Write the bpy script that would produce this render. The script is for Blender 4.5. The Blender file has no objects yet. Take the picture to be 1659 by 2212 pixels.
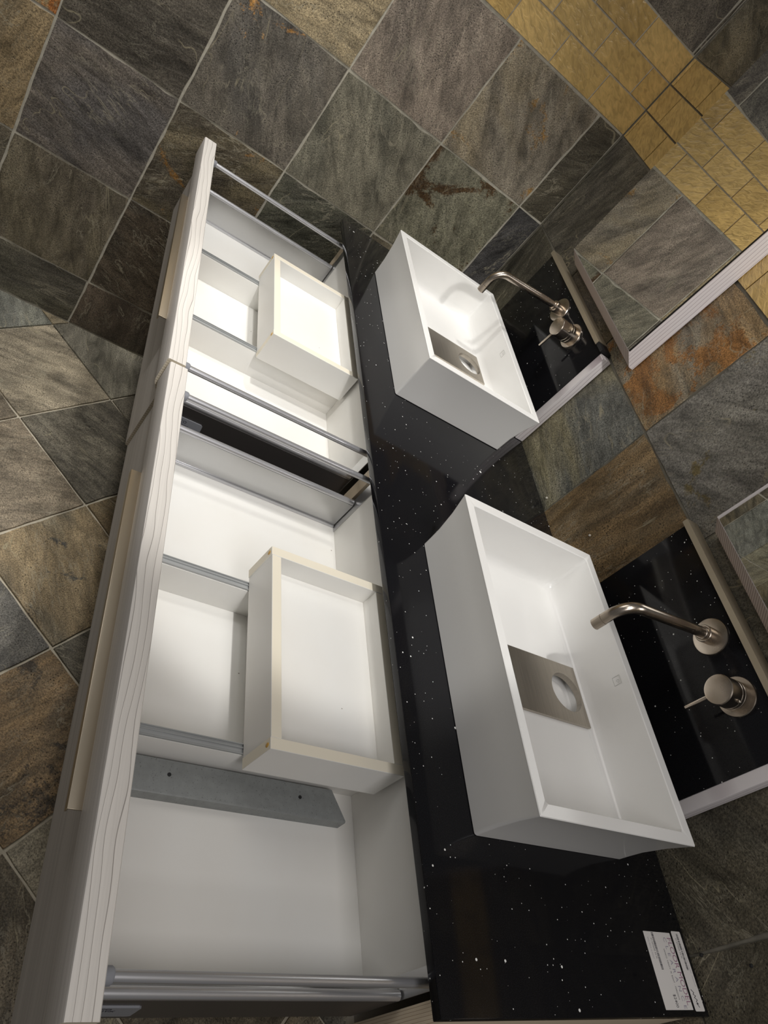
import bpy, bmesh, math, random
from mathutils import Vector, Matrix
random.seed(7)
S = bpy.context.scene
COL = S.collection
PI = math.pi

# ------------------------------------------------------------------ camera
cd = bpy.data.cameras.new('camera'); cam = bpy.data.objects.new('camera', cd); COL.objects.link(cam)
RX = Vector((0.09633184, 0.79019258, 0.60524033))
RY = Vector((0.74440979, 0.34645512, -0.57080900))
RZ = Vector((-0.66073765, 0.50553391, -0.55485244))
m = Matrix((RX, -RY, -RZ)).transposed().to_4x4()
m.translation = Vector((2.0194902, -0.6375323, 0.7131395))
cam.matrix_world = m
cd.sensor_fit = 'VERTICAL'; cd.sensor_height = 36.0; cd.sensor_width = 27.0
cd.lens = 1561.88 * 36.0 / 2212.0
cd.clip_start = 0.01
S.camera = cam

# ------------------------------------------------------------------ light and exposure
vs = S.view_settings
vs.view_transform = 'Standard'; vs.look = 'None'; vs.gamma = 1.0; vs.exposure = -0.22
vs.use_curve_mapping = False
wd = bpy.data.worlds.new('world'); S.world = wd; wd.use_nodes = True
wd.node_tree.nodes['Background'].inputs[0].default_value = (1.0, 0.98, 0.96, 1)
wd.node_tree.nodes['Background'].inputs[1].default_value = 0.12

def spot(name, loc, target, energy, angle, blend, radius, col=(1.0, 0.98, 0.945)):
    l = bpy.data.lights.new(name, 'SPOT'); l.energy = energy; l.spot_size = math.radians(angle)
    l.spot_blend = blend; l.shadow_soft_size = radius; l.color = col
    o = bpy.data.objects.new(name, l); COL.objects.link(o); o.location = loc
    o.rotation_euler = (Vector(target) - Vector(loc)).to_track_quat('-Z', 'Y').to_euler()
    return o
spot('ceiling_or_fill_spot', (1.75, -0.48, 1.90), (1.00, 0.00, -0.1), 92, 30, 0.22, 0.04)
spot('ceiling_or_fill_spot', (0.32, -0.38, 1.90), (0.42, 0.00, -0.1), 50, 52, 0.85, 0.05)
spot('ceiling_or_fill_spot', (0.75, -0.90, 1.90), (0.30, -0.42, -0.4), 100, 66, 1.0, 0.08)  # front fill added for the drawer fronts, side wall and floor
spot('ceiling_or_fill_spot', (2.70, 0.05, 2.30), (0.85, 0.50, 0.62), 150, 21, 0.9, 0.06)  # added fill, aimed to brighten the far mirror's near side face
spot('ceiling_or_fill_spot', (1.25, -2.05, 1.90), (0.0, -1.85, -0.35), 70, 48, 1.0, 0.06)  # added wall wash, brightens the side wall reflected in the near mirror
al = bpy.data.lights.new('overhead_fill_light', 'AREA'); al.energy = 18; al.shape = 'RECTANGLE'; al.size = 1.2; al.size_y = 0.6; al.color = (1.0, 0.97, 0.965)  # unseen overhead fill, moved outward to lift the basin's near face
ao = bpy.data.objects.new('overhead_fill_light', al); COL.objects.link(ao); ao.location = (2.80, -0.35, 1.85); ao.rotation_euler = (0, math.radians(30), 0)

a2 = bpy.data.lights.new('overhead_fill_light', 'AREA'); a2.energy = 13; a2.shape = 'RECTANGLE'; a2.size = 1.2; a2.size_y = 1.2; a2.color = (1.0, 0.98, 0.95)  # soft fill added to lift the side wall and floor
ao = bpy.data.objects.new('overhead_fill_light', a2); COL.objects.link(ao); ao.location = (0.30, -1.35, 2.0); ao.rotation_euler = (math.radians(18), math.radians(-22), 0)

# ------------------------------------------------------------------ constants (metres; counter top at z = 0)
FLOOR = -0.789; D = 0.525; TOP = 1.75
TILE = 0.305

# ------------------------------------------------------------------ helpers
def link(name, bm, mats, parent=None, smooth=None, loc=None):
    me = bpy.data.meshes.new(name); bmesh.ops.recalc_face_normals(bm, faces=bm.faces[:])
    bm.to_mesh(me); bm.free()
    for mt in (mats if isinstance(mats, (list, tuple)) else [mats]): me.materials.append(mt)
    if smooth is not None:
        me.shade_smooth()
        me.set_sharp_from_angle(angle=math.radians(smooth))
    o = bpy.data.objects.new(name, me); COL.objects.link(o)
    if loc is not None: o.location = loc
    if parent is not None: o.parent = parent
    return o
def thing(name, label, cat, loc, group=None):
    o = bpy.data.objects.new(name, None); COL.objects.link(o); o.location = loc
    o.empty_display_size = 0.05
    o['label'] = label; o['category'] = cat
    if group: o['group'] = group
    return o
def tag(o, label, cat, group=None):
    o['label'] = label; o['category'] = cat
    if group: o['group'] = group
    return o
def struct(o): o['kind'] = 'structure'; return o

def add_box(bm, x0, x1, y0, y1, z0, z1, bev=0.0, mi=0, seg=2):
    r = bmesh.ops.create_cube(bm, size=1.0)
    vsx = r['verts']
    for v in vsx:
        v.co = Vector((x0 + (v.co.x + .5) * (x1 - x0), y0 + (v.co.y + .5) * (y1 - y0), z0 + (v.co.z + .5) * (z1 - z0)))
    fs = set(f for v in vsx for f in v.link_faces)
    for f in fs: f.material_index = mi
    if bev > 0:
        es = list(set(e for v in vsx for e in v.link_edges))
        r = bmesh.ops.bevel(bm, geom=es, offset=bev, segments=seg, profile=0.6, affect='EDGES')
        for f in r['faces']: f.material_index = mi
def box(name, x0, x1, y0, y1, z0, z1, mats, parent=None, bev=0.001, off=(0, 0, 0), smooth=35):
    bm = bmesh.new()
    add_box(bm, x0 - off[0], x1 - off[0], y0 - off[1], y1 - off[1], z0 - off[2], z1 - off[2], bev)
    return link(name, bm, mats, parent, smooth if bev else None)
def loft(bm, loops, cap0=True, cap1=True, mi=0):
    rings = [[bm.verts.new(p) for p in lp] for lp in loops]
    n = len(rings[0])
    for a, b in zip(rings, rings[1:]):
        for i in range(n):
            j = (i + 1) % n
            f = bm.faces.new((a[i], a[j], b[j], b[i])); f.material_index = mi
    if cap0: bm.faces.new(rings[0][::-1]).material_index = mi
    if cap1: bm.faces.new(rings[-1]).material_index = mi
    return rings
def rrect(x0, x1, y0, y1, r, z, n=5):
    pts = []
    for cx, cy, a0 in ((x1 - r, y0 + r, -90), (x1 - r, y1 - r, 0), (x0 + r, y1 - r, 90), (x0 + r, y0 + r, 180)):
        for k in range(n + 1):
            a = math.radians(a0 + 90 * k / n)
            pts.append((cx + r * math.cos(a), cy + r * math.sin(a), z))
    return pts
def frame(d):
    d = d.normalized(); up = Vector((0, 0, 1)) if abs(d.z) < .9 else Vector((1, 0, 0))
    u = d.cross(up).normalized(); return u, d.cross(u).normalized()
def tube(bm, pts, radii, n=20, mi=0):
    pts = [Vector(p) for p in pts]
    if not isinstance(radii, (list, tuple)): radii = [radii] * len(pts)
    loops = []; u = None
    for i, p in enumerate(pts):
        a = pts[max(i - 1, 0)]; b = pts[min(i + 1, len(pts) - 1)]
        d = (b - a)
        if d.length < 1e-9: d = Vector((0, -1, 0))
        d.normalize()
        if u is None: u, _ = frame(d)
        u = (u - d * u.dot(d)).normalized(); w = d.cross(u)
        loops.append([p + (u * math.cos(t) + w * math.sin(t)) * radii[i] for t in [2 * PI * k / n for k in range(n)]])
    loft(bm, loops, mi=mi)
def lathe_y(bm, x, z, prof, n=40):
    """prof: list of (y, radius) along the world y axis"""
    loops = [[(x + r * math.cos(2 * PI * k / n), y, z + r * math.sin(2 * PI * k / n)) for k in range(n)] for y, r in prof]
    loft(bm, loops)
def prism_x(bm, prof, x0, x1):
    loft(bm, [[(x0, y, z) for y, z in prof], [(x1, y, z) for y, z in prof]])

# ------------------------------------------------------------------ materials
class NT:
    def __init__(s, name):
        s.m = bpy.data.materials.new(name); s.m.use_nodes = True
        s.t = s.m.node_tree; s.t.nodes.clear()
        s.out = s.n('ShaderNodeOutputMaterial'); s.b = s.n('ShaderNodeBsdfPrincipled')
        s.l(s.b.outputs[0], s.out.inputs[0])
    def n(s, typ, **kw):
        nd = s.t.nodes.new(typ)
        for k, v in kw.items(): setattr(nd, k, v)
        return nd
    def l(s, a, b): s.t.links.new(a, b)
    def put(s, sock, v):
        if hasattr(v, 'is_linked') or hasattr(v, 'links'): s.l(v, sock)
        else: sock.default_value = v
    def math(s, op, a, b=0.0, c=0.0, clamp=False):
        nd = s.n('ShaderNodeMath', operation=op); nd.use_clamp = clamp
        s.put(nd.inputs[0], a); s.put(nd.inputs[1], b); s.put(nd.inputs[2], c); return nd.outputs[0]
    def vmath(s, op, a, b=(0, 0, 0)):
        nd = s.n('ShaderNodeVectorMath', operation=op); s.put(nd.inputs[0], a); s.put(nd.inputs[1], b); return nd.outputs[0]
    def noise(s, co, scale, detail=4, rough=.55, dist=0.0):
        nd = s.n('ShaderNodeTexNoise'); s.l(co, nd.inputs['Vector'])
        nd.inputs['Scale'].default_value = scale; nd.inputs['Detail'].default_value = detail
        nd.inputs['Roughness'].default_value = rough; nd.inputs['Distortion'].default_value = dist
        return nd.outputs[0]
    def ramp(s, fac, stops):
        nd = s.n('ShaderNodeValToRGB'); s.l(fac, nd.inputs[0]); e = nd.color_ramp.elements
        while len(e) < len(stops): e.new(0.5)
        for el, (p, c) in zip(e, stops):
            el.position = p; el.color = (c, c, c, 1) if not isinstance(c, tuple) else (*c[:3], 1)
        return nd.outputs[0]
    def mix(s, fac, a, b, mode='MIX'):
        nd = s.n('ShaderNodeMix', data_type='RGBA', blend_type=mode)
        s.put(nd.inputs[0], fac)
        for i, v in ((6, a), (7, b)):
            if isinstance(v, tuple): nd.inputs[i].default_value = (*v[:3], 1)
            else: s.l(v, nd.inputs[i])
        return nd.outputs[2]
    def bump(s, h, strength, dist):
        nd = s.n('ShaderNodeBump'); nd.inputs['Strength'].default_value = strength; nd.inputs['Distance'].default_value = dist
        s.l(h, nd.inputs['Height']); s.l(nd.outputs[0], s.b.inputs['Normal'])
    def set(s, **kw):
        for k, v in kw.items():
            k = {'color': 'Base Color', 'rough': 'Roughness', 'metal': 'Metallic', 'spec': 'Specular IOR Level', 'coat': 'Coat Weight', 'coatr': 'Coat Roughness', 'aniso': 'Anisotropic'}[k]
            if isinstance(v, tuple): v = (*v[:3], 1)
            s.put(s.b.inputs[k], v)
    def obj(s): return s.n('ShaderNodeTexCoord').outputs['Object']
def srgb(*c): return tuple(((x / 255 + .055) / 1.055) ** 2.4 if x > 10 else x / 255 / 12.92 for x in c)
def mat(name, color, rough=.5, metal=0., spec=.5, var=0.0, vscale=30, bump=0):
    t = NT(name); t.set(color=color, rough=rough, metal=metal, spec=spec)
    if var or bump:
        n = t.noise(t.obj(), vscale, 5)
        if var: t.set(color=t.mix(1.0, color, t.ramp(n, [(.3, 1 - var), (.7, 1 + var if var < 0 else 1.0)]), 'MULTIPLY'))
        if bump: t.bump(n, .3, bump)
    return t.m

def slate():
    t = NT('slate_tile'); oi = t.n('ShaderNodeObjectInfo'); rnd = oi.outputs['Random']
    ca = t.n('ShaderNodeAttribute', attribute_type='OBJECT', attribute_name='tint_a').outputs['Color']
    cb = t.n('ShaderNodeAttribute', attribute_type='OBJECT', attribute_name='tint_b').outputs['Color']
    co = t.obj()
    rot = t.n('ShaderNodeVectorRotate', rotation_type='Z_AXIS'); t.l(co, rot.inputs['Vector']); t.l(t.math('MULTIPLY', rnd, 6.28), rot.inputs['Angle'])
    offv = t.n('ShaderNodeCombineXYZ'); t.l(t.math('MULTIPLY', rnd, 91.0), offv.inputs[0]); t.l(t.math('MULTIPLY', rnd, 37.0), offv.inputs[1]); t.l(t.math('MULTIPLY', rnd, 17.0), offv.inputs[2])
    c0 = t.vmath('ADD', rot.outputs[0], offv.outputs[0])
    an = t.vmath('MULTIPLY', c0, (1.0, .42, 1.0))
    big = t.noise(an, 5.0, 5, .6, .9)
    med = t.noise(an, 20, 6, .62, .5)
    ridge = t.noise(t.vmath('MULTIPLY', c0, (1.0, .22, 1.0)), 34, 5, .6, 1.0)
    fine = t.noise(c0, 300, 3, .8)
    base = t.mix(t.ramp(big, [(.43, 0.), (.60, 1.)]), ca, cb)
    cc = t.n('ShaderNodeAttribute', attribute_type='OBJECT', attribute_name='tint_c'); sp = t.n('ShaderNodeAttribute', attribute_type='OBJECT', attribute_name='stain').outputs['Fac']
    sn = t.math('ADD', t.noise(c0, 7.5, 6, .62, .8), t.math('MULTIPLY', t.math('SUBTRACT', t.noise(c0, 160, 3, .7), .5), .22))
    sm = t.ramp(t.math('ADD', sn, sp), [(.66, 0.), (.72, 1.)])
    base = t.mix(sm, base, cc.outputs['Color'])
    blot = t.noise(an, 8, 5, .62, .8)
    base = t.mix(1.0, base, t.ramp(blot, [(.34, .70), (.47, 1.), (.75, 1.10)]), 'MULTIPLY')
    base = t.mix(1.0, base, t.ramp(med, [(.30, .55), (.48, .97), (.70, 1.30)]), 'MULTIPLY')
    base = t.mix(1.0, base, t.ramp(ridge, [(.30, .60), (.5, 1.), (.70, 1.32)]), 'MULTIPLY')
    base = t.mix(1.0, base, t.ramp(fine, [(.36, .50), (.5, 1.), (.64, 1.6)]), 'MULTIPLY')
    # cleft steps with pale broken edges
    cl = t.math('MULTIPLY', t.noise(an, 3.4, 4, .5, .9), 6.0)
    fr = t.math('FRACT', cl)
    edge = t.ramp(t.math('ABSOLUTE', t.math('SUBTRACT', fr, .5)), [(.0, 1.), (.006, .7), (.016, 0.)])
    st2 = t.math('FLOOR', t.math('ADD', cl, .5))
    mask = t.ramp(t.noise(c0, 7, 3), [(.50, 0.), (.58, 1.)])
    base = t.mix(t.math('MULTIPLY', t.math('MULTIPLY', edge, mask), .6), base, srgb(182, 172, 142))
    # hair veins
    hv = t.ramp(t.math('ABSOLUTE', t.math('SUBTRACT', t.noise(t.vmath('MULTIPLY', c0, (1.0, .3, 1.0)), 14, 6, .62, .6), .5)), [(0., 1.), (.004, .7), (.011, 0.)])
    hm = t.ramp(t.noise(c0, 8, 2), [(.50, 0.), (.60, 1.)])
    base = t.mix(t.math('MULTIPLY', t.math('MULTIPLY', hv, hm), .6), base, srgb(176, 168, 146))
    cr = t.ramp(t.math('ABSOLUTE', t.math('SUBTRACT', t.noise(an, 34, 7, .68, .8), .5)), [(0., 1.), (.006, .6), (.016, 0.)])
    crm = t.ramp(t.noise(c0, 12, 3), [(.47, 0.), (.62, 1.)])
    base = t.mix(t.math('MULTIPLY', t.math('MULTIPLY', cr, crm), .42), base, srgb(176, 170, 150))
    # dark pits
    pv = t.n('ShaderNodeTexVoronoi'); t.l(c0, pv.inputs['Vector']); pv.inputs['Scale'].default_value = 150
    pit = t.ramp(pv.outputs['Distance'], [(.12, 1.), (.26, 0.)])
    pit = t.math('MULTIPLY', pit, t.ramp(med, [(.46, 0.), (.6, 1.)]))
    base = t.mix(t.math('MULTIPLY', pit, .75), base, (.014, .013, .012))
    t.set(color=base, rough=t.ramp(ridge, [(.3, .42), (.7, .66)]), spec=.4)
    h = t.math('ADD', t.math('MULTIPLY', st2, .5), t.math('ADD', t.math('MULTIPLY', med, 1.2), t.math('ADD', t.math('MULTIPLY', ridge, 1.0), t.math('MULTIPLY', fine, .35))))
    h = t.math('SUBTRACT', h, t.math('MULTIPLY', pit, .5))
    t.bump(h, .7, .0034)
    return t.m
def goldglass():
    t = NT('gold_glass_tile'); rnd = t.n('ShaderNodeObjectInfo').outputs['Random']
    ca = t.n('ShaderNodeAttribute', attribute_type='OBJECT', attribute_name='tint_a').outputs['Color']
    offv = t.n('ShaderNodeCombineXYZ'); t.l(t.math('MULTIPLY', rnd, 91.0), offv.inputs[0]); t.l(t.math('MULTIPLY', rnd, 37.0), offv.inputs[1])
    c0 = t.vmath('ADD', t.obj(), offv.outputs[0])
    rot = t.n('ShaderNodeVectorRotate', rotation_type='Z_AXIS'); t.l(c0, rot.inputs['Vector']); rot.inputs['Angle'].default_value = .5
    n1 = t.noise(t.vmath('MULTIPLY', rot.outputs[0], (.4, 1., 1.)), 95, 4, .55, .9)
    n2 = t.noise(c0, 9, 3)
    base = t.mix(1.0, ca, t.ramp(n1, [(.3, .74), (.5, 1.0), (.68, 1.16)]), 'MULTIPLY')
    base = t.mix(1.0, base, t.ramp(n2, [(.3, .82), (.7, 1.12)]), 'MULTIPLY')
    t.set(color=base, rough=.22, spec=.5, coat=.35, coatr=.06)
    t.bump(n1, .7, .0040)
    return t.m
def quartz():
    t = NT('black_quartz'); co = t.obj()
    base = None; fac = None
    for sc, thr, lo in ((23, .080, .42), (50, .095, .42), (130, .12, .45)):
        v = t.n('ShaderNodeTexVoronoi'); t.l(co, v.inputs['Vector']); v.inputs['Scale'].default_value = sc
        sep = t.n('ShaderNodeSeparateColor'); t.l(v.outputs['Color'], sep.inputs[0])
        r = t.math('MULTIPLY', t.ramp(sep.outputs[0], [(lo, 0.), (1., 1.)]), thr)
        f = t.math('LESS_THAN', v.outputs['Distance'], r)
        if sc == 140: f = t.math('MULTIPLY', f, .45)
        fac = f if fac is None else t.math('MAXIMUM', fac, f)
    g = t.noise(co, 900, 2, .6)
    blk = t.mix(t.ramp(g, [(.45, 0.), (.75, 1.)]), (.0050, .0050, .0062), (.014, .014, .0165))
    t.set(color=t.mix(fac, blk, (.85, .85, .82)), rough=t.math('ADD', t.math('MULTIPLY', fac, .3), .09), spec=.34)
    return t.m
def wood_fine():
    """white melamine with a fine embossed grain running along x"""
    t = NT('white_wood_grain'); co = t.obj()
    n = t.noise(t.vmath('MULTIPLY', co, (3., 900., 900.)), 1.0, 3, .6)
    n2 = t.noise(t.vmath('MULTIPLY', co, (1.2, 160., 160.)), 1.0, 3, .6)
    c = t.mix(1.0, srgb(214, 208, 202), t.ramp(n, [(.35, .78), (.6, 1.)]), 'MULTIPLY')
    c = t.mix(1.0, c, t.ramp(n2, [(.3, .9), (.6, 1.)]), 'MULTIPLY')
    t.set(color=c, rough=.5, spec=.4); t.bump(n, .35, .0006)
    return t.m
def wood_line(name, axis_along, axis_across, freq, col=(226, 221, 214), lc=(150, 143, 137), amp=3.4, width=.06, stretch=7.0):
    """pale board edge with thin dark growth lines; the lines run along axis_along"""
    t = NT(name); co = t.obj(); sp = t.n('ShaderNodeSeparateXYZ'); t.l(co, sp.inputs[0])
    a = sp.outputs[axis_along]; b = sp.outputs[axis_across]
    cv = t.n('ShaderNodeCombineXYZ'); t.l(t.math('MULTIPLY', a, stretch), cv.inputs[0]); t.l(t.math('MULTIPLY', b, 14.0), cv.inputs[1])
    w = t.noise(cv.outputs[0], 1.0, 2, .5)
    ph = t.math('ADD', t.math('MULTIPLY', b, freq), t.math('MULTIPLY', w, amp))
    fr = t.math('FRACT', ph)
    line = t.ramp(fr, [(0., 1.), (width, .75), (width * 1.6, 0.), (1., .12)])
    cv2 = t.n('ShaderNodeCombineXYZ'); t.l(t.math('MULTIPLY', a, 6.0), cv2.inputs[0]); t.l(t.math('MULTIPLY', b, 420.0), cv2.inputs[1])
    fi = t.noise(cv2.outputs[0], 1.0, 3, .6)
    c = t.mix(line, srgb(*col), srgb(*lc))
    c = t.mix(1.0, c, t.ramp(fi, [(.3, .93), (.6, 1.)]), 'MULTIPLY')
    t.set(color=c, rough=.5, spec=.4)
    return t.m
def brushed(name, col, rough, axis=(1, 1, 1), amt=.12):
    t = NT(name); co = t.obj()
    n = t.noise(t.vmath('MULTIPLY', co, axis), 1.0, 3, .6)
    t.set(color=t.mix(1.0, col, t.ramp(n, [(.3, 1 - amt), (.7, 1.)]), 'MULTIPLY'), metal=1.0,
          rough=t.math('ADD', t.math('MULTIPLY', n, .12), rough - .06))
    return t.m
def zinc():
    t = NT('galvanised_zinc'); co = t.obj()
    n = t.noise(co, 90, 4, .6); s = t.noise(co, 420, 2, .6)
    c = t.mix(1.0, srgb(150, 153, 152), t.ramp(n, [(.3, .85), (.7, 1.)]), 'MULTIPLY')
    c = t.mix(t.ramp(s, [(.65, 0.), (.69, .6)]), c, srgb(78, 78, 76))
    t.set(color=c, rough=.5, metal=.35); return t.m
def melamine():
    t = NT('white_melamine'); co = t.obj()
    n = t.noise(co, 4.0, 4, .6); d = t.n('ShaderNodeTexVoronoi'); t.l(co, d.inputs['Vector']); d.inputs['Scale'].default_value = 26
    sep = t.n('ShaderNodeSeparateColor'); t.l(d.outputs['Color'], sep.inputs[0])
    speck = t.math('LESS_THAN', d.outputs['Distance'], t.math('MULTIPLY', t.ramp(sep.outputs[1], [(.75, 0.), (1., 1.)]), .035))
    c = t.mix(t.ramp(n, [(.35, 0.), (.75, .5)]), srgb(236, 235, 231), srgb(228, 223, 214))
    c = t.mix(t.math('MULTIPLY', speck, .7), c, srgb(95, 80, 60))
    t.set(color=c, rough=.42, spec=.4); return t.m

M = dict(
    slate=slate(), gold=goldglass(), quartz=quartz(), melamine=melamine(), zinc=zinc(),
    grout=mat('grout', srgb(205, 199, 182), .9, var=.3, vscale=60),
    grout_dark=mat('grout_dark', srgb(132, 127, 114), .9, var=.3, vscale=60),
    floor_grout=mat('floor_grout', srgb(205, 196, 176), .9, var=.25, vscale=60),
    solid=mat('white_solid_surface', srgb(240, 239, 236), .16, spec=.45),
    band=mat('cream_edge_band', srgb(238, 230, 211), .45),
    glue=mat('amber_glue', srgb(205, 160, 70), .3),
    wood=wood_fine(),
    wood_top=wood_line('white_wood_top_edge', 0, 1, 105, amp=4.0, stretch=3.6, width=.05, lc=(142, 134, 128)),
    wood_end=wood_line('white_wood_end_edge', 1, 2, 190, amp=.6, col=(226, 216, 196), lc=(150, 134, 110), width=.10),
    wood_side=wood_line('white_wood_side', 2, 1, 120, amp=2.6, col=(228, 222, 222), lc=(176, 164, 168), width=.12, stretch=3.0),
    wood_cross_shaded=wood_line('shaded_white_wood_cross', 1, 0, 150, amp=.5, col=(196, 182, 172), lc=(132, 112, 104), width=.22),  # darker tone holds the shade of the mirror's bevelled underside
    panel_edge=wood_line('pale_board_edge', 2, 0, 260, amp=1.0, col=(232, 216, 190), lc=(164, 134, 104), width=.10),
    nickel=brushed('brushed_nickel', srgb(198, 186, 172), .25, (60, 60, 60)),
    steel=brushed('brushed_steel', srgb(190, 182, 170), .34, (14, 500, 40), .16),
    trim=mat('satin_bronze_trim', srgb(186, 174, 152), .42, metal=.55),
    handle=mat('satin_champagne_metal', srgb(196, 184, 164), .36, metal=1.0),
    chrome=mat('satin_chrome', srgb(196, 196, 199), .30, metal=.72),
    alu=mat('grey_drawer_metal', srgb(186, 186, 186), .30, metal=.85),
    runner=mat('zinc_plated_runner', srgb(172, 174, 174), .4, metal=.3),
    skin=mat('dark_grey_steel', srgb(96, 92, 90), .42, metal=.7),
    greyplastic=mat('grey_plastic', srgb(140, 142, 148), .5),
    dark=mat('hole_and_core_black', (.012, .012, .013), .6),
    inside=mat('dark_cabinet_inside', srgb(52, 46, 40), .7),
    mirror=mat('mirror_silver', (.90, .91, .90), .0, metal=1.0),
    edge_shade=mat('glass_edge_shade', (.008, .008, .008), .4),
    paper=mat('white_paper', srgb(226, 222, 218), .8),
    ink=mat('dark_ink', srgb(38, 36, 48), .8), ink_red=mat('violet_red_ink', srgb(158, 118, 140), .8), ink_grey=mat('faded_ink', srgb(150, 145, 160), .8),
    etch=mat('etched_mark', srgb(170, 170, 165), .4), plug=mat('white_plug', srgb(205, 200, 188), .6),
)

# ------------------------------------------------------------------ tiles
def tile_mesh(w, h, t, seed, n=9, rough=.0006, jag=.0016, name='tile', mt=None):
    """slab with local x,y in its face, z outwards; uneven cleft face and chipped edges"""
    rg = random.Random(seed); bm = bmesh.new()
    nx = max(2, round(n * w / .305)); ny = max(2, round(n * h / .305))
    a, b, c = rg.uniform(0, 6), rg.uniform(0, 6), rg.uniform(0, 6)
    def hz(x, y): return rough * (math.sin(17 * x + a) * math.cos(13 * y + b) + .7 * math.sin(31 * x - 23 * y + c) + rg.uniform(-.5, .5))
    g = []
    for j in range(ny + 1):
        row = []
        for i in range(nx + 1):
            x = -w / 2 + w * i / nx; y = -h / 2 + h * j / ny; ex = i in (0, nx); ey = j in (0, ny)
            if ex: x -= math.copysign(abs(rg.gauss(0, jag)), x)
            if ey: y -= math.copysign(abs(rg.gauss(0, jag)), y)
            z = t + hz(x, y) - (rough * 1.2 if (ex or ey) else 0)
            row.append(bm.verts.new((x, y, z)))
        g.append(row)
    for j in range(ny):
        for i in range(nx): bm.faces.new((g[j][i], g[j][i + 1], g[j + 1][i + 1], g[j + 1][i]))
    ring = [g[0][i] for i in range(nx)] + [g[j][nx] for j in range(ny)] + [g[ny][i] for i in range(nx, 0, -1)] + [g[j][0] for j in range(ny, 0, -1)]
    low = [bm.verts.new((v.co.x * 1.002, v.co.y * 1.002, 0)) for v in ring]
    for i in range(len(ring)):
        k = (i + 1) % len(ring); bm.faces.new((ring[i], low[i], low[k], ring[k]))
    me = bpy.data.meshes.new(name); bm.to_mesh(me); bm.free(); me.materials.append(mt)
    me.shade_smooth(); me.set_sharp_from_angle(angle=math.radians(38))
    return me
FULL = [tile_mesh(TILE - .0036, TILE - .0036, .009, 100 + k, name='slate_tile', mt=M['slate']) for k in range(8)]
PAL = [((74, 70, 62), (92, 84, 70)), ((80, 75, 70), (66, 62, 60)), ((66, 62, 54), (88, 80, 62)), ((86, 84, 78), (70, 68, 66)), ((72, 66, 56), (58, 52, 44))]
ROT_SIDE = Matrix(((0, 0, 1), (1, 0, 0), (0, 1, 0))).to_4x4()      # local x -> +y, y -> +z, z -> +x
ROT_BACK = Matrix(((1, 0, 0), (0, 0, -1), (0, 1, 0))).to_4x4()     # local x -> +x, y -> +z, z -> -y
def put_tile(parent, me, pos, rot, tints, k=1.0, name='tile'):
    o = bpy.data.objects.new(name, me); COL.objects.link(o); o.parent = parent
    o.matrix_world = Matrix.Translation(pos) @ rot
    for key, tn in (('tint_a', tints[0]), ('tint_b', tints[1])):
        g = sum(tn) / 3; q = .62 if name == 'tile' else 1.0
        wm = (1.06, 1.0, .85) if name == 'tile' else (1, 1, 1)
        o[key] = [min(1, c * k * w) for c, w in zip(srgb(*[g + (v - g) * q for v in tn]), wm)]
    c = tints[2] if len(tints) > 2 else tints[0]; o['tint_c'] = [min(1, x * 1.25) for x in srgb(*c)]; o['stain'] = tints[3] if len(tints) > 3 else -.3
    return o
def span(edges, lo, hi):
    e = [x for x in edges if lo < x < hi]; e = [lo] + e + [hi]; return list(zip(e, e[1:]))
def piece(w, h, seed, gap=.0036, **kw):
    if abs(w - TILE) < .004 and abs(h - TILE) < .004: return FULL[seed % 8]
    return tile_mesh(w - gap, h - gap, .009, seed, name='slate_tile', mt=M['slate'], **kw)
WALLK = 2.3      # slate albedo relative to the listed colour

# left side wall (plane x = 0)
bm = bmesh.new(); add_box(bm, -.10, 0, -3.2, D + .10, FLOOR - .05, TOP)
wl = struct(link('wall_left', bm, M['grout']))
ZR = [(FLOOR, -.624), (-.624, -.319), (-.319, -.014), (-.014, .291), (.291, .596), (.8325, 1.1375), (1.1375, 1.4425), (1.4425, TOP)]
YG = [.1275 + TILE * k for k in range(-11, 2)]
YG2 = [.21 + TILE * k for k in range(-12, 3)]
SIDE = {  # (column index from y = .1275, row) -> two colours; column -1 is y -.1775 .. .1275
    (0, 4): ((94, 88, 80), (104, 94, 76), (140, 108, 62), .06), (-1, 4): ((98, 88, 82), (84, 76, 72)), (-2, 4): ((120, 106, 80), (98, 90, 74)), (-3, 4): ((100, 92, 78), (80, 74, 66)),
    (1, 4): ((62, 58, 48), (54, 50, 42)), (0, 3): ((86, 86, 72), (82, 82, 70), (72, 54, 32), .12), (-1, 3): ((90, 88, 78), (78, 78, 70)), (-2, 3): ((74, 70, 66), (62, 60, 60), (172, 126, 66), .03), (-3, 3): ((64, 60, 56), (54, 50, 46)),
    (-4, 3): ((122, 104, 70), (118, 102, 72), (160, 104, 56), .10), (1, 3): ((52, 52, 58), (44, 44, 48)), (-1, 2): ((60, 62, 54), (48, 48, 44)), (-2, 2): ((78, 70, 52), (62, 56, 48), (126, 92, 48), .05), (-3, 2): ((82, 76, 74), (66, 64, 68)), (-4, 2): ((112, 94, 66), (96, 84, 64)),
    (-5, 1): ((112, 112, 92), (96, 98, 88)), (-6, 1): ((104, 106, 100), (92, 94, 90)), (-7, 1): ((120, 114, 92), (98, 96, 84)), (-6, 2): ((96, 100, 100), (86, 90, 88)), (-7, 2): ((116, 112, 94), (98, 98, 86)), (-8, 1): ((98, 88, 66), (88, 82, 66)), (-8, 2): ((92, 90, 80), (80, 80, 74)),
    (-2, 1): ((66, 56, 46), (52, 46, 40)), (-3, 1): ((82, 76, 62), (74, 68, 60)), (-4, 1): ((80, 74, 64), (70, 66, 60)), (-3, 0): ((70, 68, 58), (62, 60, 56)), (-2, 0): ((66, 56, 48), (56, 52, 44)),
}
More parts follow.
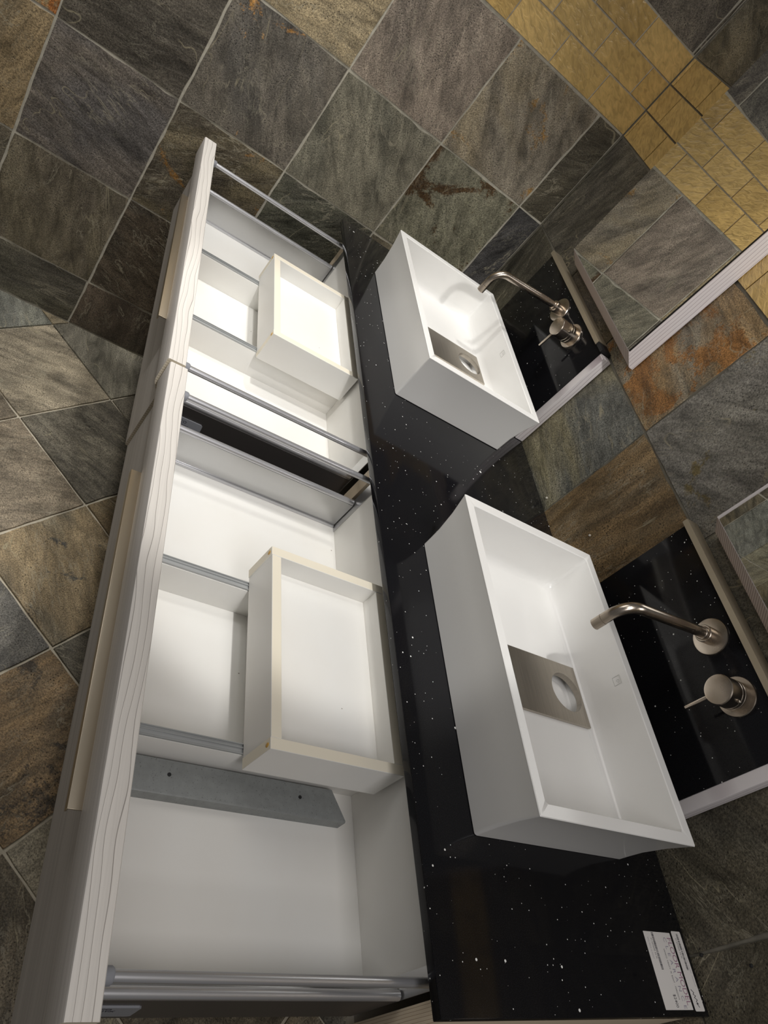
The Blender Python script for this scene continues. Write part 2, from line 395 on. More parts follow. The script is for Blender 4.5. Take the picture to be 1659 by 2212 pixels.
for r, (z0, z1) in enumerate(ZR):
    for q, (y0, y1) in enumerate(span(YG if r < 5 else YG2, -3.15, D)):
        k = round(((y0 if y0 > -3.14 else y1 - TILE) - .1275) / TILE) if r < 5 else 99 + q
        tn = SIDE.get((k, r)) or PAL[(r * 7 + q * 3) % 5]
        me = piece(y1 - y0, z1 - z0, r * 31 + q * 7)
        put_tile(wl, me, (-.0064, (y0 + y1) / 2, (z0 + z1) / 2), ROT_SIDE, tn, WALLK)
GZ = [(.5985, .6773), (.6773, .7553), (.7553, .8325)]
GOLDS = [(214, 180, 114), (206, 172, 107), (220, 186, 120), (210, 177, 112)]
def gold_piece(w, h, seed):
    me = tile_mesh(w - .0042, h - .0042, .0100, seed, n=12, rough=.0002, jag=.0001, name='glass_tile', mt=M['gold']); return me
for r, (z0, z1) in enumerate(GZ):
    st = [.070, .1508, .0675][r]
    for q, (y0, y1) in enumerate(span([st + .1525 * k for k in range(-21, 5)], -3.15, D)):
        put_tile(wl, gold_piece(y1 - y0, z1 - z0, 500 + r * 40 + q), (-.0064, (y0 + y1) / 2, (z0 + z1) / 2), ROT_SIDE, (GOLDS[(q + r) % 4],) * 2, 1.0, 'glass_tile')

# back wall (plane y = D)
bm = bmesh.new(); add_box(bm, 0, 3.2, D, D + .10, FLOOR - .05, TOP)
wb = struct(link('wall_back', bm, M['grout_dark']))
XG = [.9275 + .3045 * k for k in range(-4, 9)]
BACK = {(-4, 4): ((62, 60, 48), (54, 50, 40)), (-3, 4): ((70, 68, 62), (60, 58, 56)), (-2, 4): ((72, 70, 72), (84, 76, 60)), (-1, 4): ((112, 88, 56), (92, 86, 76), (138, 98, 56), .17), (0, 4): ((86, 86, 88), (84, 84, 84), (108, 96, 64), .05), (1, 4): ((84, 84, 80), (76, 76, 74)),
        (-3, 3): ((66, 64, 54), (54, 52, 46)), (-4, 3): ((66, 64, 54), (56, 54, 46)), (-1, 3): ((70, 74, 76), (92, 88, 68)), (0, 3): ((98, 76, 46), (84, 72, 54)), (1, 3): ((70, 66, 58), (60, 58, 54)), (2, 3): ((62, 58, 48), (54, 52, 46)), (3, 3): ((56, 52, 42), (62, 58, 48))}
for r, (z0, z1) in enumerate(ZR):
    for q, (x0, x1) in enumerate(span(XG, .012, 3.18)):
        k = round(((x0 if x0 > .013 else x1 - .3045) - .9275) / .3045)
        tn = BACK.get((k, r)) or PAL[(r * 5 + q * 2) % 5]
        put_tile(wb, piece(x1 - x0, z1 - z0, 700 + r * 31 + q * 5, gap=.0020), ((x0 + x1) / 2, D + .0064, (z0 + z1) / 2), ROT_BACK, tn, WALLK)
for r, (z0, z1) in enumerate(GZ):
    st = [.177, .1, .182][r]
    for q, (x0, x1) in enumerate(span([st + .1535 * k for k in range(-1, 20)], .012, 3.18)):
        put_tile(wb, gold_piece(x1 - x0, z1 - z0, 800 + r * 40 + q), ((x0 + x1) / 2, D + .0064, (z0 + z1) / 2), ROT_BACK, (GOLDS[(q * 3 + r) % 4],) * 2, 1.0, 'glass_tile')

for px_, pz_, mt_ in [(0.8993, 0.0147, 'plug'), (1.0669, 0.086, 'plug'), (1.8428, 0.0174, 'dark'), (1.8703, 0.0888, 'dark')]:  # flat dark discs paint the shade of holes; pale ones are plugs
    bm = bmesh.new(); lathe_y(bm, 0, 0, [(0, .0026), (-.0035, .0026), (-.0042, .0016)], 12)
    link('plug_or_hole', bm, M[mt_], wb, 30, (px_, D - .0012, pz_))
# floor, tiles laid on the diagonal
bm = bmesh.new(); add_box(bm, 0, 3.2, -3.2, D, FLOOR - .10, FLOOR - .006)
fl = struct(link('floor', bm, M['floor_grout']))
FC = {}
def clip_poly(poly, x0, x1, y0, y1):
    for ax, lim, sgn in ((0, x0, 1), (0, x1, -1), (1, y0, 1), (1, y1, -1)):
        out = []
        for i in range(len(poly)):
            a, b = poly[i - 1], poly[i]; da, db = sgn * (a[ax] - lim), sgn * (b[ax] - lim)
            if da * db < 0:
                t = da / (da - db); out.append((a[0] + t * (b[0] - a[0]), a[1] + t * (b[1] - a[1])))
            if db >= 0: out.append(b)
        poly = out
        if len(poly) < 3: return []
    return poly
FT = .3025; FULLF = [tile_mesh(FT - .0055, FT - .0055, .009, 200 + k, name='slate_tile', mt=M['slate'], jag=.0012) for k in range(8)]; FP = [((118, 112, 98), (100, 95, 86)), ((96, 92, 84), (84, 80, 74)), ((104, 96, 80), (118, 104, 78)), ((84, 82, 78), (74, 72, 70)), ((112, 100, 82), (96, 88, 76)), ((92, 84, 70), (78, 70, 58))]
FLOORC = {(0, -1): ((86, 82, 74), (76, 72, 66)), (-1, -1): ((134, 124, 108), (114, 106, 94)), (-1, 0): ((98, 96, 88), (88, 86, 80)), (0, 0): ((92, 88, 80), (84, 80, 72)), (-1, -2): ((120, 109, 94), (104, 94, 82), (88, 82, 74), .0),
          (-2, -1): ((108, 112, 108), (88, 92, 92)), (-2, -2): ((112, 108, 98), (98, 94, 86)), (0, -2): ((118, 106, 92), (104, 94, 82)), (1, -2): ((124, 106, 78), (96, 92, 80), (72, 70, 66), .05), (1, -1): ((98, 82, 56), (84, 72, 54)),
          (0, -3): ((80, 80, 82), (70, 70, 72)), (1, -3): ((82, 82, 84), (72, 72, 74)), (2, -3): ((124, 98, 66), (92, 78, 60), (70, 62, 52), .06), (1, -4): ((112, 90, 62), (80, 70, 56)), (2, -4): ((78, 64, 48), (66, 58, 48)), (2, -2): ((84, 80, 72), (74, 70, 62)),
          (3, -4): ((82, 74, 62), (70, 64, 56)), (3, -5): ((76, 68, 58), (66, 60, 52))}
ux, uy = Vector((.5 ** .5, .5 ** .5, 0)), Vector((-.5 ** .5, .5 ** .5, 0)); ORG = Vector((.2599, -.3060, 0))
ROT_F = Matrix.Rotation(PI / 4, 4, 'Z')
for i in range(-14, 12):
    for j in range(-18, 10):
        p = ORG + ux * FT * i + uy * FT * j
        c4 = [p, p + ux * FT, p + ux * FT + uy * FT, p + uy * FT]
        poly = clip_poly([(v.x, v.y) for v in c4], .004, 3.19, -3.19, D - .004)
        if len(poly) < 3: continue
        ar = abs(sum(poly[k - 1][0] * poly[k][1] - poly[k][0] * poly[k - 1][1] for k in range(len(poly)))) / 2
        if ar < .0012: continue
        tn = FLOORC.get((i, j)) or FP[(i * 5 + j * 11) % 6]
        ctr = p + (ux + uy) * FT / 2
        if ar > FT * FT * .985:
            put_tile(fl, FULLF[(i * 3 + j) % 8], (ctr.x, ctr.y, FLOOR - .0085), ROT_F, tn, 1.6)
        else:
            bm = bmesh.new(); cx = sum(v[0] for v in poly) / len(poly); cy = sum(v[1] for v in poly) / len(poly)
            sh = [(cx + (x - cx) * (1 - .0025 / max(.01, math.hypot(x - cx, y - cy))) - ctr.x, cy + (y - cy) * (1 - .0025 / max(.01, math.hypot(x - cx, y - cy))) - ctr.y) for x, y in poly]
            ri = ROT_F.inverted()
            loft(bm, [[ri @ Vector((x, y, 0)) for x, y in sh], [ri @ Vector((x, y, .0088)) for x, y in sh]])
            me = bpy.data.meshes.new('slate_tile'); bmesh.ops.recalc_face_normals(bm, faces=bm.faces[:]); bm.to_mesh(me); bm.free(); me.materials.append(M['slate'])
            put_tile(fl, me, (ctr.x, ctr.y, FLOOR - .0085), ROT_F, tn, 1.6)

# ------------------------------------------------------------------ vanity carcass
van = thing('vanity_cabinet', 'wall hung white vanity carcass under the black counter, pale board edges', 'cabinet', (1.0, .28, -.25))
O = (1.0, .28, -.25)
CY0 = .044
def cb(name, x0, x1, y0, y1, z0, z1, mt, bev=.0006): return box(name, x0, x1, y0, y1, z0, z1, mt, van, bev, O)
YB = D - .0065
for nm, x0, x1 in (('side_panel', .094, .124), ('divider_panel', .9925, 1.0225), ('side_panel', 1.888, 1.913)):
    cb(nm, x0, x1, CY0, YB, -.25, -.015, M['panel_edge'])
cb('bottom_panel', .124, .9925, CY0 + .01, YB, -.25, -.234, M['melamine']); cb('bottom_panel', 1.0225, 1.888, CY0 + .01, YB, -.25, -.234, M['melamine'])
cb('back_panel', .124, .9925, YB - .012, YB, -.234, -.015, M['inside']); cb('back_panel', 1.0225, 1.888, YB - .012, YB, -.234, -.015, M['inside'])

# ------------------------------------------------------------------ counter
XC0, XC1 = .0888, 1.9172
bm = bmesh.new(); add_box(bm, XC0, XC1, 0, YB, -.0145, 0, .0016)
ct = link('vanity_counter', bm, M['quartz'], None, 35)
tag(ct, 'long black sparkling quartz countertop carrying both white basins', 'countertop')

def text_mesh(body, size, extrude, mt, name, spacing=1.0):
    cu = bpy.data.curves.new(name, 'FONT'); cu.body = body; cu.size = size; cu.extrude = extrude; cu.space_character = spacing; cu.resolution_u = 3
    tmp = bpy.data.objects.new(name, cu); COL.objects.link(tmp)
    me = bpy.data.meshes.new_from_object(tmp.evaluated_get(bpy.context.evaluated_depsgraph_get())); me.name = name
    bpy.data.objects.remove(tmp); bpy.data.curves.remove(cu)
    me.materials.clear(); me.materials.append(mt)
    o = bpy.data.objects.new(name, me); COL.objects.link(o); return o
# ------------------------------------------------------------------ drawers
def drawer(fx0, fx1, dx, fy, label, hx0, hx1, zinc_bracket):
    """dx shifts the inner parts relative to the near drawer"""
    O = ((fx0 + fx1) / 2, fy + .2, -.24)
    t = thing('vanity_pullout', label, 'drawer', O, 'pulled out vanity drawers')
    def b(name, x0, x1, y0, y1, z0, z1, mt, bev=.0006, par=None): return box(name, x0, x1, y0, y1, z0, z1, mt, par or t, bev, O)
    yi = fy + .0315
    # front: thick top rail, finger cove, thinner lower face
    prof = [(fy + .003, -.0205), (fy + .001, -.0215), (fy, -.0235), (fy + .0002, -.070), (fy + .0022, -.078), (fy + .0065, -.086), (fy + .0115, -.0945), (fy + .0150, -.103),
            (fy + .0165, -.112), (fy + .0172, -.236), (fy + .0185, -.240), (yi - .001, -.240), (yi, -.239), (yi, -.0215), (yi - .001, -.0205)]
    bm = bmesh.new(); prism_x(bm, [(y - O[1], z - O[2]) for y, z in prof], fx0 - O[0], fx1 - O[0])
    bmesh.ops.recalc_face_normals(bm, faces=bm.faces[:])
    for f in bm.faces:
        if f.normal.z > .6: f.material_index = 1
        elif abs(f.normal.x) > .9: f.material_index = 2
    link('front_panel', bm, [M['wood'], M['wood_top'], M['wood_end']], t, 30)
    # ledge handle at the top of the cove
    bm = bmesh.new(); add_box(bm, hx0 - O[0], hx1 - O[0], fy - .0150 - O[1], fy + .0035 - O[1], -.0725 - O[2], -.0700 - O[2], .0006)
    add_box(bm, hx0 - O[0], hx1 - O[0], fy - .0150 - O[1], fy - .0130 - O[1], -.0790 - O[2], -.0722 - O[2], .0005)
    link('handle', bm, M['handle'], t, 35)
    yb = .0405; F = -.190
    X = lambda x: x + dx
    b('base_panel', X(1.0535), X(1.8670), yi, yb + .004, F - .012, F, M['melamine'])
    b('back_panel', X(1.0600), X(1.8600), yb, yb + .014, F, -.040, M['melamine'])
    for side, (xa, xb, rx, sg) in enumerate(((1.0400, 1.0535, 1.0475, 1), (1.8670, 1.8805, 1.8745, -1))):
        bm = bmesh.new()
        add_box(bm, X(xa) - O[0], X(xb) - O[0], yi - O[1], yb - .003 - O[1], -.218 - O[2], -.1165 - O[2], .001)
        sp = link('side_panel', bm, M['alu'], t, 35)
        bm = bmesh.new(); tube(bm, [(X(rx - .0008 * sg) - O[0], yi - O[1] + .0005, -.1150 - O[2]), (X(rx - .0008 * sg) - O[0], yb - .004 - O[1], -.1150 - O[2])], .0062, 14)
        link('top_bead', bm, M['chrome'], sp, 40)
        xo_ = xa if sg > 0 else xb
        bm = bmesh.new(); add_box(bm, X(xo_ - .0006) - O[0], X(xo_ + .0006) - O[0], yi + .001 - O[1], yb - .004 - O[1], -.217 - O[2], -.1205 - O[2])
        link('outer_skin', bm, M['skin'], sp)
        ix = xb if sg > 0 else xa
        bm = bmesh.new(); add_box(bm, X(min(ix, ix + .0035 * sg)) - O[0], X(max(ix, ix + .0035 * sg)) - O[0], yi - O[1], yb - .003 - O[1], F - O[2], F + .0065 - O[2], .001)
        link('bottom_bead', bm, M['chrome'], sp, 35)
        # rear steel plate that carries panel and gallery rail
        bm = bmesh.new(); add_box(bm, X(xa) - O[0], X(xa + .0265 if sg > 0 else xa) - O[0] if sg > 0 else X(xb) - O[0], yb - .0015 - O[1], yb - O[1], -.216 - O[2], -.036 - O[2], .0003) if sg > 0 else add_box(bm, X(xb - .0265) - O[0], X(xb) - O[0], yb - .0015 - O[1], yb - O[1], -.216 - O[2], -.036 - O[2], .0003)
        link('rear_plate', bm, M['alu'], t, 35)
        # gallery rail with its grey cap at the front
        bm = bmesh.new(); tube(bm, [(X(rx) - O[0], yi + .004 - O[1], -.0460 - O[2]), (X(rx) - O[0], yb - .0015 - O[1], -.0460 - O[2])], .0058, 18)
        rl = link('gallery_rail', bm, M['chrome'], t, 40)
        bm = bmesh.new(); tube(bm, [(X(rx) - O[0], yi - O[1], -.046 - O[2]), (X(rx) - O[0], yi + .003 - O[1], -.046 - O[2]), (X(rx) - O[0], yi + .0032 - O[1], -.046 - O[2]), (X(rx) - O[0], yi + .0125 - O[1], -.046 - O[2]), (X(rx) - O[0], yi + .0145 - O[1], -.046 - O[2])], [.0098, .0098, .0084, .0084, .0072], 20)
        link('end_cap', bm, M['greyplastic'], rl, 40)
        if sg < 0:
            # printed cover plate on the outer face of the near side
            bm = bmesh.new(); xo = X(xb + .0006)
            pl = [(-.345, -.1935), (-.2765, -.1935), (-.2735, -.1905), (-.2795, -.1480), (-.2825, -.1455), (-.345, -.1455)]
            loft(bm, [[(xo - O[0], y - O[1], z - O[2]) for y, z in pl], [(xo + .0022 - O[0], y - O[1], z - O[2]) for y, z in pl]])
            lp = link('cover_plate', bm, M['greyplastic'], t, 30)
            for txt, yy, zz, sz in (('VANICO', -.3410, -.1565, .0086), ('MARONYX', -.3445, -.1660, .0086)):
                o = text_mesh(txt, sz, .0001, M['ink'], 'cover_lettering'); o.parent = lp
                o.matrix_basis = Matrix.Translation((xo + .00235 - O[0], yy - O[1], zz - O[2])) @ Matrix(((0, 0, 1), (1, 0, 0), (0, 1, 0))).to_4x4()
    # plumbing well: two partitions, a cross wall, runners on top
    for x0, x1 in ((1.3170, 1.3335), (1.5870, 1.6030)):
        b('partition', X(x0), X(x1), yi, yb, F, -.1275, M['melamine'])
        xs = x0 + .001
        bm = bmesh.new()
        add_box(bm, X(xs) - O[0], X(xs + .0145) - O[0], yi + .004 - O[1], yb - .006 - O[1], -.1275 - O[2], -.1262 - O[2], .0002)
        for xx in (xs, xs + .0052, xs + .0132): add_box(bm, X(xx) - O[0], X(xx + .0013) - O[0], yi + .004 - O[1], yb - .006 - O[1], -.1264 - O[2], -.1236 - O[2], .0002)
        link('runner', bm, M['runner'], t, 30)
    b('cross_wall', X(1.3335), X(1.5870), -.150, -.136, F, -.1300, M['melamine'])
    if zinc_bracket:
        prof = [(1.6065, F), (1.6065, F + .0175), (1.6500, F + .0195), (1.6525, F + .0185), (1.6540, F)]
        bm = bmesh.new()
        l0 = [(x - O[0], yi + .002 - O[1], z - O[2]) for x, z in prof]
        l1 = [(x - O[0], y - O[1], z - O[2]) for (x, z), y in zip(prof, (-.006, -.008, .0125, .0125, .0115))]
        loft(bm, [l0, l1]); zb = link('zinc_angle', bm, M['zinc'], t, 30)
        for yy in (-.265, -.065):  # dark discs stand in for the shade inside screw holes
            bm = bmesh.new(); bmesh.ops.create_cone(bm, segments=12, radius1=.0026, radius2=.0026, depth=.001, cap_ends=True)
            o = link('screw_hole_disc', bm, M['dark'], zb); o.location = (1.626 - O[0], yy - O[1], F + .0188 - O[2])
    return t
drawer(1.0105, 1.9130, 0.0, -.3988, 'near white drawer pulled out, with zinc angle on its floor', 1.229, 1.7240, True)
drawer(.0928, 1.0046, -.9025, -.4032, 'far white drawer pulled out, beside the slate side wall', .335, .8290, False)

def inner_box(dx, label):
    O = (1.46 + dx, -.08, -.123)
    t = thing('shallow_tray', label, 'tray', O, 'shallow inner trays')
    def b(name, x0, x1, y0, y1, z0, z1, par=None, mt=None):
        bm = bmesh.new(); add_box(bm, x0 + dx - O[0], x1 + dx - O[0], y0 - O[1], y1 - O[1], z0 - O[2], z1 - O[2], .0005, seg=1)
        bmesh.ops.recalc_face_normals(bm, faces=bm.faces[:])
        for f in bm.faces:
            if f.normal.z > .8 and name != 'base_panel': f.material_index = 1
            if name == 'side_panel' and f.normal.y < -.8: f.material_index = 1
        return link(name, bm, [mt or M['melamine'], M['band']], par or t, 30)
    Z0, Z1 = -.1230, -.0500; y0, y1 = -.1860, .0320
    s1 = b('side_panel', 1.2950, 1.3112, y0, y1, Z0, Z1); s2 = b('side_panel', 1.6088, 1.6250, y0, y1, Z0, Z1)
    b('front_panel', 1.3112, 1.6088, y0 + .001, y0 + .017, Z0, Z1 - .0006); b('back_panel', 1.3112, 1.6088, y1 - .016, y1, Z0, Z1 - .0006)
    b('base_panel', 1.3112, 1.6088, y0 + .017, y1 - .016, -.0990, -.0870)
    for s, xx in ((s1, 1.3031), (s2, 1.6169)):
        bm = bmesh.new(); bmesh.ops.create_uvsphere(bm, u_segments=14, v_segments=8, radius=.0042)
        for v in bm.verts: v.co.y *= .22; v.co.x *= .8
        o = link('glue_plug', bm, M['glue'], s, 60); o.location = (xx + dx - O[0], y0 - O[1], -.0585 - O[2])
    return t
inner_box(0.0, 'shallow white tray with cream edges resting in the near drawer')
inner_box(-.9010, 'shallow white tray with cream edges resting in the far drawer')

# ------------------------------------------------------------------ basins
def basin(x0, y0, label):
    O = Vector((x0 + .2715, y0 + .166, 0))
    W, H, Z = .543, .332, .1258
    t = thing('vessel_basin', label, 'basin', O, 'white vessel basins')
    L = lambda x: x0 + x - O.x; K = lambda y: y0 + y - O.y
    R = lambda xa, xb, ya, yb, r, z: rrect(L(xa), L(xb), K(ya), K(yb), r, z, 6)
    bm = bmesh.new()
    loops = [R(.0195, W - .0195, .0105, H - .0105, .003, 0), R(.0175, W - .0175, .0085, H - .0085, .005, .0015), R(.0165, W - .0165, .0080, H - .0085, .005, .020), R(.0145, W - .0145, .0072, H - .0085, .005, .045),
             R(.0088, W - .0088, .0045, H - .0048, .004, .085), R(.0010, W - .0010, .0008, H - .0006, .002, Z - .004), R(.0002, W - .0002, .0002, H - .0002, .0016, Z - .0012), R(.0012, W - .0012, .0012, H - .0012, .0016, Z),
             R(.0175, W - .0175, .0155, H - .0175, .005, Z), R(.0190, W - .0190, .0170, H - .0190, .006, Z - .0014),
             R(.0215, W - .0215, .0195, H - .0215, .008, .070), R(.0225, W - .0225, .0208, H - .0225, .010, .0500), R(.0240, W - .0240, .0225, H - .0240, .011, .0420), R(.0268, W - .0268, .0255, H - .0265, .013, .0360), R(.0310, W - .0310, .0300, H - .0300, .015, .0320), R(.0360, W - .0360, .0350, H - .0335, .016, .0300),
             R(.2180, .3210, .0450, H - .0352, .004, .0285), R(.2190, .3200, .0460, H - .0358, .004, .0100)]
    loft(bm, loops); link('bowl', bm, M['solid'], t, 33)
    # steel waste cover with a round hole
    xa, xb, ya, yb, zt = .2120, .3270, .0330, H - .0325, .0345
    cx, cy, r = .2690, .2600, .0362
    cor = [(xa, ya), (xb, ya), (xb, yb), (xa, yb)]
    ang = sorted([2 * PI * k / 48 for k in range(48)] + [math.atan2(y - cy, x - cx) % (2 * PI) for x, y in cor])
    ang = [a for i, a in enumerate(ang) if i == 0 or a - ang[i - 1] > 1e-4]
    def onrect(a):
        c, s = math.cos(a), math.sin(a); ts = []
        if abs(c) > 1e-9: ts.append(((xb if c > 0 else xa) - cx) / c)
        if abs(s) > 1e-9: ts.append(((yb if s > 0 else ya) - cy) / s)
        q = min(ts); return cx + q * c, cy + q * s
    rect = [onrect(a) for a in ang]; circ = [(cx + r * math.cos(a), cy + r * math.sin(a)) for a in ang]
    P = lambda pts, z: [(L(x), K(y), z) for x, y in pts]
    bm = bmesh.new()
    rings = [[bm.verts.new(p) for p in lp] for lp in (P(rect, zt - .0050), P(rect, zt), P(circ, zt), P(circ, zt - .0110), P([(cx + (x - cx) * 1.02, cy + (y - cy) * 1.02) for x, y in circ], zt - .0110))]
    n = len(ang)
    for A, B in zip(rings, rings[1:]):
        for i in range(n): bm.faces.new((A[i], A[(i + 1) % n], B[(i + 1) % n], B[i]))
    link('waste_cover', bm, M['steel'], t, 25)
    # round waste fitting at the bottom of the recess
    bm = bmesh.new()
    lp = [[(L(cx - .004) + q * math.cos(2 * PI * k / 32), K(cy - .004) + q * math.sin(2 * PI * k / 32), z) for k in range(32)] for q, z in ((.030, .0100), (.030, .0125), (.027, .0135), (.021, .0120), (.019, .0112))]
    loft(bm, lp); link('waste_fitting', bm, M['solid'], t, 40)
    # small etched square with a fish-like curl on the rear wall
    bm = bmesh.new(); yy = K(H - .0205); bx = L(.268); bz = .104; s = .0075
    pts = [(-s, -s), (s, -s), (s, s), (-s, s), (-s, -s)]
    for (a, b_), (c, d_) in zip(pts, pts[1:]):
        tube(bm, [(bx + a, yy + .0000 + b_ * -.03, bz + b_), (bx + c, yy + d_ * -.03, bz + d_)], .00028, 4)
    curl = [(.0035 * math.cos(q) * (1 - q / 9) + .001, .0040 * math.sin(q) * (1 - q / 9) + .001) for q in [k * .5 for k in range(12)]]
    for (a, b_), (c, d_) in zip(curl, curl[1:]): tube(bm, [(bx + a, yy + b_ * -.03, bz + b_), (bx + c, yy + d_ * -.03, bz + d_)], .00024, 4)
    link('etched_mark', bm, M['etch'], t)
    return t
basin(1.1878, .0900, 'white rectangular vessel basin with steel waste cover, above the near drawer')
basin(.2640, .0805, 'white rectangular vessel basin with steel waste cover, above the far drawer')

# ------------------------------------------------------------------ tap panels on the wall behind the basins
def tap_panel(x0, x1, label):
    O = (x0 + .22, D - .012, 0.0)
    t = thing('tap_panel', label, 'backsplash', O, 'black tap panels')
    yw = D - .0055; yf = D - .032
    def b(name, *a, mt=None, bev=.0006): return box(name, *a, mt, t, bev, O)
    b('quartz_panel', x0, x1, yf, yw, .0005, .2935, mt=M['quartz'])
    for xa, xb in ((x1, x1 + .0215),):
        b('side_panel', xa, xb, yf + .001, yw, .0005, .2925, mt=M['wood_side'], bev=.0012)
    # folded metal ledge: front lip and flat top
    bm = bmesh.new()
    prof = [(yf - .006, .2925), (yf - .006, .3035), (yw, .3035), (yw, .3020), (yf - .0045, .3020), (yf - .0045, .2925)]
    prism_x(bm, [(y - O[1], z - O[2]) for y, z in prof], x0 - .006 - O[0], x1 - .031 - O[0]); link('metal_ledge', bm, M['trim'], t, 25)
    bm = bmesh.new(); add_box(bm, x0 - O[0], x1 - O[0], yf - .0044 - O[1], yw - O[1], .2936 - O[2], .3018 - O[2], .0003); link('black_core', bm, M['dark'], t, 25)
    return t
tap_panel(1.2040, 1.6400, 'black quartz tap panel behind the basin of the near drawer')
tap_panel(.2200, .6700, 'black quartz tap panel behind the basin of the far drawer')
YQ = D - .032

def spout(x, z, label):
    t = thing('basin_spout', label, 'faucet', (x, YQ, z), 'brushed nickel spouts')
    bm = bmesh.new(); lathe_y(bm, 0, 0, [(0, .0315), (-.0030, .0320), (-.0048, .0312), (-.0052, .030), (-.0052, .012)], 48); link('flange', bm, M['nickel'], t, 30)
    bm = bmesh.new(); lathe_y(bm, 0, 0, [(-.0052, .0150), (-.0250, .0150), (-.0262, .0142), (-.0262, .0118), (-.0305, .0114), (-.0315, .0104)], 36); link('collar', bm, M['nickel'], t, 30)
    # nearly horizontal run, then a right-angle bend down
    pts = [(0, -.0300, .0010), (0, -.08, -.0016), (0, -.13, -.0048), (0, -.178, -.0078)]
    for k in range(13):
        a = PI / 2 * k / 12; pts.append((0, -.181 - .036 * math.sin(a), -.0440 + .036 * math.cos(a)))
    pts.append((0, -.217, -.0572)); e = Vector((0, -.217, -.0572)); d = Vector((0, 0, -1))
    bm = bmesh.new(); tube(bm, pts, .0092, 24); link('tube', bm, M['nickel'], t, 40)
    bm = bmesh.new(); tube(bm, [e - d * .001, e + d * .0005, e + d * .001, e + d * .0192, e + d * .0200], [.0086, .0086, .0094, .0094, .0086], 24); link('aerator', bm, M['nickel'], t, 35)
    return t
spout(1.4215, .2485, 'brushed nickel wall spout over the basin of the near drawer')
spout(.4330, .2475, 'brushed nickel wall spout over the basin of the far drawer')
def mixer(x, z, label):
    t = thing('mixer_handle', label, 'faucet', (x, YQ, z), 'brushed nickel mixers')
    bm = bmesh.new(); lathe_y(bm, 0, 0, [(0, .0325), (-.0040, .0325), (-.0055, .0316), (-.0055, .02)], 48); link('flange', bm, M['nickel'], t, 30)
    bm = bmesh.new(); lathe_y(bm, 0, 0, [(-.0055, .0242), (-.0195, .0242), (-.0200, .0236), (-.0208, .0236), (-.0212, .0242), (-.0275, .0242), (-.0280, .0236), (-.0288, .0236), (-.0292, .0240), (-.0555, .0240), (-.0572, .0230), (-.0575, .0215)], 48); bd = link('body', bm, M['nickel'], t, 30)
    bm = bmesh.new(); tube(bm, [(.021, -.033, .0128), (.0246, -.033, .0132)], .0030, 14); link('grub_screw', bm, M['steel'], bd, 30)
    bm = bmesh.new(); tube(bm, [(0, -.0490, -.0205), (0, -.0510, -.0640), (0, -.0511, -.0650)], [.0034, .0034, .0028], 16); link('lever', bm, M['nickel'], t, 35)
    return t
mixer(1.5320, .2465, 'brushed nickel mixer with lever, beside the spout over the near basin')
mixer(.5480, .2460, 'brushed nickel mixer with lever, beside the spout over the far basin')

# ------------------------------------------------------------------ mirror cabinets
def mirror(x0, x1, label, margin):
    zb, zt, yf, yw = .3300, 1.08, .470, D - .0055; O = ((x0 + x1) / 2, yw, zb)
    t = thing('wall_mirror', label, 'mirror', O, 'white edged mirrors')
    bm = bmesh.new()
    prof = [(yf + .0012, .3575), (.5065, zb), (yw, zb), (yw, zt), (yf + .0012, zt)]
    prism_x(bm, [(y - O[1], z - O[2]) for y, z in prof], x0 - O[0], x1 - O[0]); bmesh.ops.recalc_face_normals(bm, faces=bm.faces[:])
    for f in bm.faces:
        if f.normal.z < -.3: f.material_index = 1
    link('body', bm, [M['wood_side'], M['wood_cross_shaded']], t)
    bm = bmesh.new(); add_box(bm, x0 + margin - O[0], x1 - .0015 - O[0], yf - O[1], yf + .0012 - O[1], .3590 - O[2], zt - .002 - O[2]); gl = link('glass', bm, M['mirror'], t)
    bm = bmesh.new(); add_box(bm, x1 - .0014 - O[0], x1 + .0004 - O[0], yf + .0006 - O[1], yf + .0030 - O[1], .3590 - O[2], zt - .002 - O[2]); link('edge_shade_strip', bm, M['edge_shade'], t)  # black strip stands in for the shadow beside the glass edge
    return t
mirror(.3070, .7560, 'wall mirror with white grained side, above the far tap panel', .0015)
mirror(1.2420, 1.6900, 'wall mirror with white grained margin, above the near tap panel', .0075)

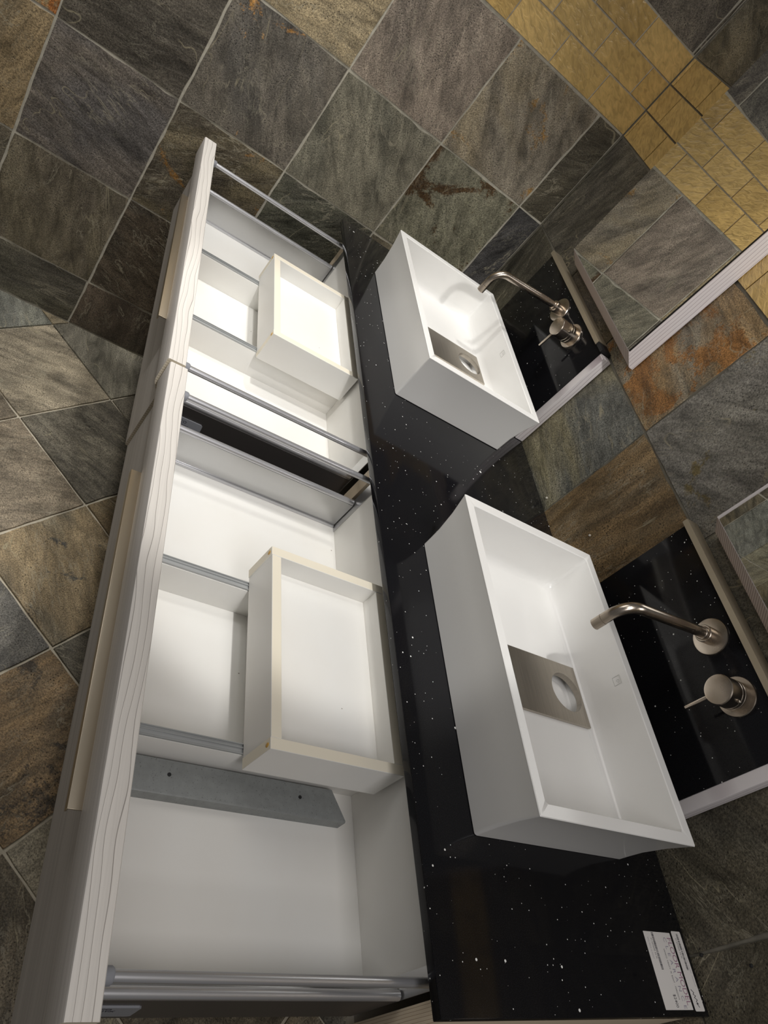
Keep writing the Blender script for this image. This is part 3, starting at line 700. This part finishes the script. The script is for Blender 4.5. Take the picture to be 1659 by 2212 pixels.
# ------------------------------------------------------------------ price tags on the counter
def text(body, size, x, y, parent, O, mt, name='lettering', spacing=1.0, sx=1.0, shear=0):
    o = text_mesh(body, size, .00003, mt, name, spacing); o.parent = parent
    o.location = (x - O[0], y - O[1], .00036 - O[2]); o.scale = (sx, 1, 1); return o
def barcode(name, x0, x1, y0, y1, parent, O, mt, seed):
    rg = random.Random(seed); bm = bmesh.new(); x = x0
    while x < x1:
        w = rg.choice((.0004, .0006, .0009)); add_box(bm, x - O[0], x + w - O[0], y0 - O[1], y1 - O[1], .0003 - O[2], .00038 - O[2]); x += w + rg.choice((.0004, .0007))
    return link(name, bm, mt, parent)
def paper(name, x0, x1, y0, y1, label, r):
    O = ((x0 + x1) / 2, (y0 + y1) / 2, 0.0002)
    t = thing(name, label, 'price tag', O)
    bm = bmesh.new(); a = [(x - O[0], y - O[1], z) for x, y, z in rrect(x0, x1, y0, y1, r, 0.0)]
    loft(bm, [a, [(x, y, .0001) for x, y, z in a]]); link('paper', bm, M['paper'], t); return t, O
t1, O1 = paper('price_tag', 1.8115, 1.9090, .4165, .4825, 'wide white paper price tag at the counter end, reading floor model', .0006)
text('FLOOR MODEL', .0150, 1.8175, .4715, t1, O1, M['ink_red'], sx=.84, spacing=1.0)
text('C L E A R A N C E', .0095, 1.8175, .4620, t1, O1, M['ink_grey'], sx=1.08, spacing=1.12)
text('VANICO  VANITY  72  RIGHT  - MARONYX', .0042, 1.8330, .4545, t1, O1, M['ink'], sx=.80)
text('$2400', .0082, 1.8900, .4440, t1, O1, M['ink'], sx=.78)
barcode('barcode', 1.8125, 1.8600, .4350, .4400, t1, O1, M['ink'], 3)
text('01 0372042 54 74', .0036, 1.8200, .4305, t1, O1, M['ink'])
text('SALE PRICE 72 RIGHT', .0030, 1.8190, .4230, t1, O1, M['ink_grey'])
t2, O2 = paper('price_tag', 1.8085, 1.9108, .4875, .5110, 'narrow signed white paper strip beside the wide price tag', .0022)
barcode('barcode', 1.8120, 1.8600, .4985, .5030, t2, O2, M['ink'], 9)
text('01 0372042 54 74', .0036, 1.8180, .4938, t2, O2, M['ink'])
text('VANICO VANITY 72 RIGHT - MARONYX', .0028, 1.8300, .5055, t2, O2, M['ink_grey'])
bm = bmesh.new(); sg = [(1.884, .4915), (1.888, .4965), (1.890, .4935), (1.892, .4985), (1.894, .4945), (1.897, .4995), (1.899, .4960), (1.902, .4995), (1.901, .4955), (1.906, .5000)]
for a, b_ in zip(sg, sg[1:]): tube(bm, [(a[0] - O2[0], a[1] - O2[1], .00032), (b_[0] - O2[0], b_[1] - O2[1], .00032)], .0004, 6)
link('signature', bm, M['ink'], t2)
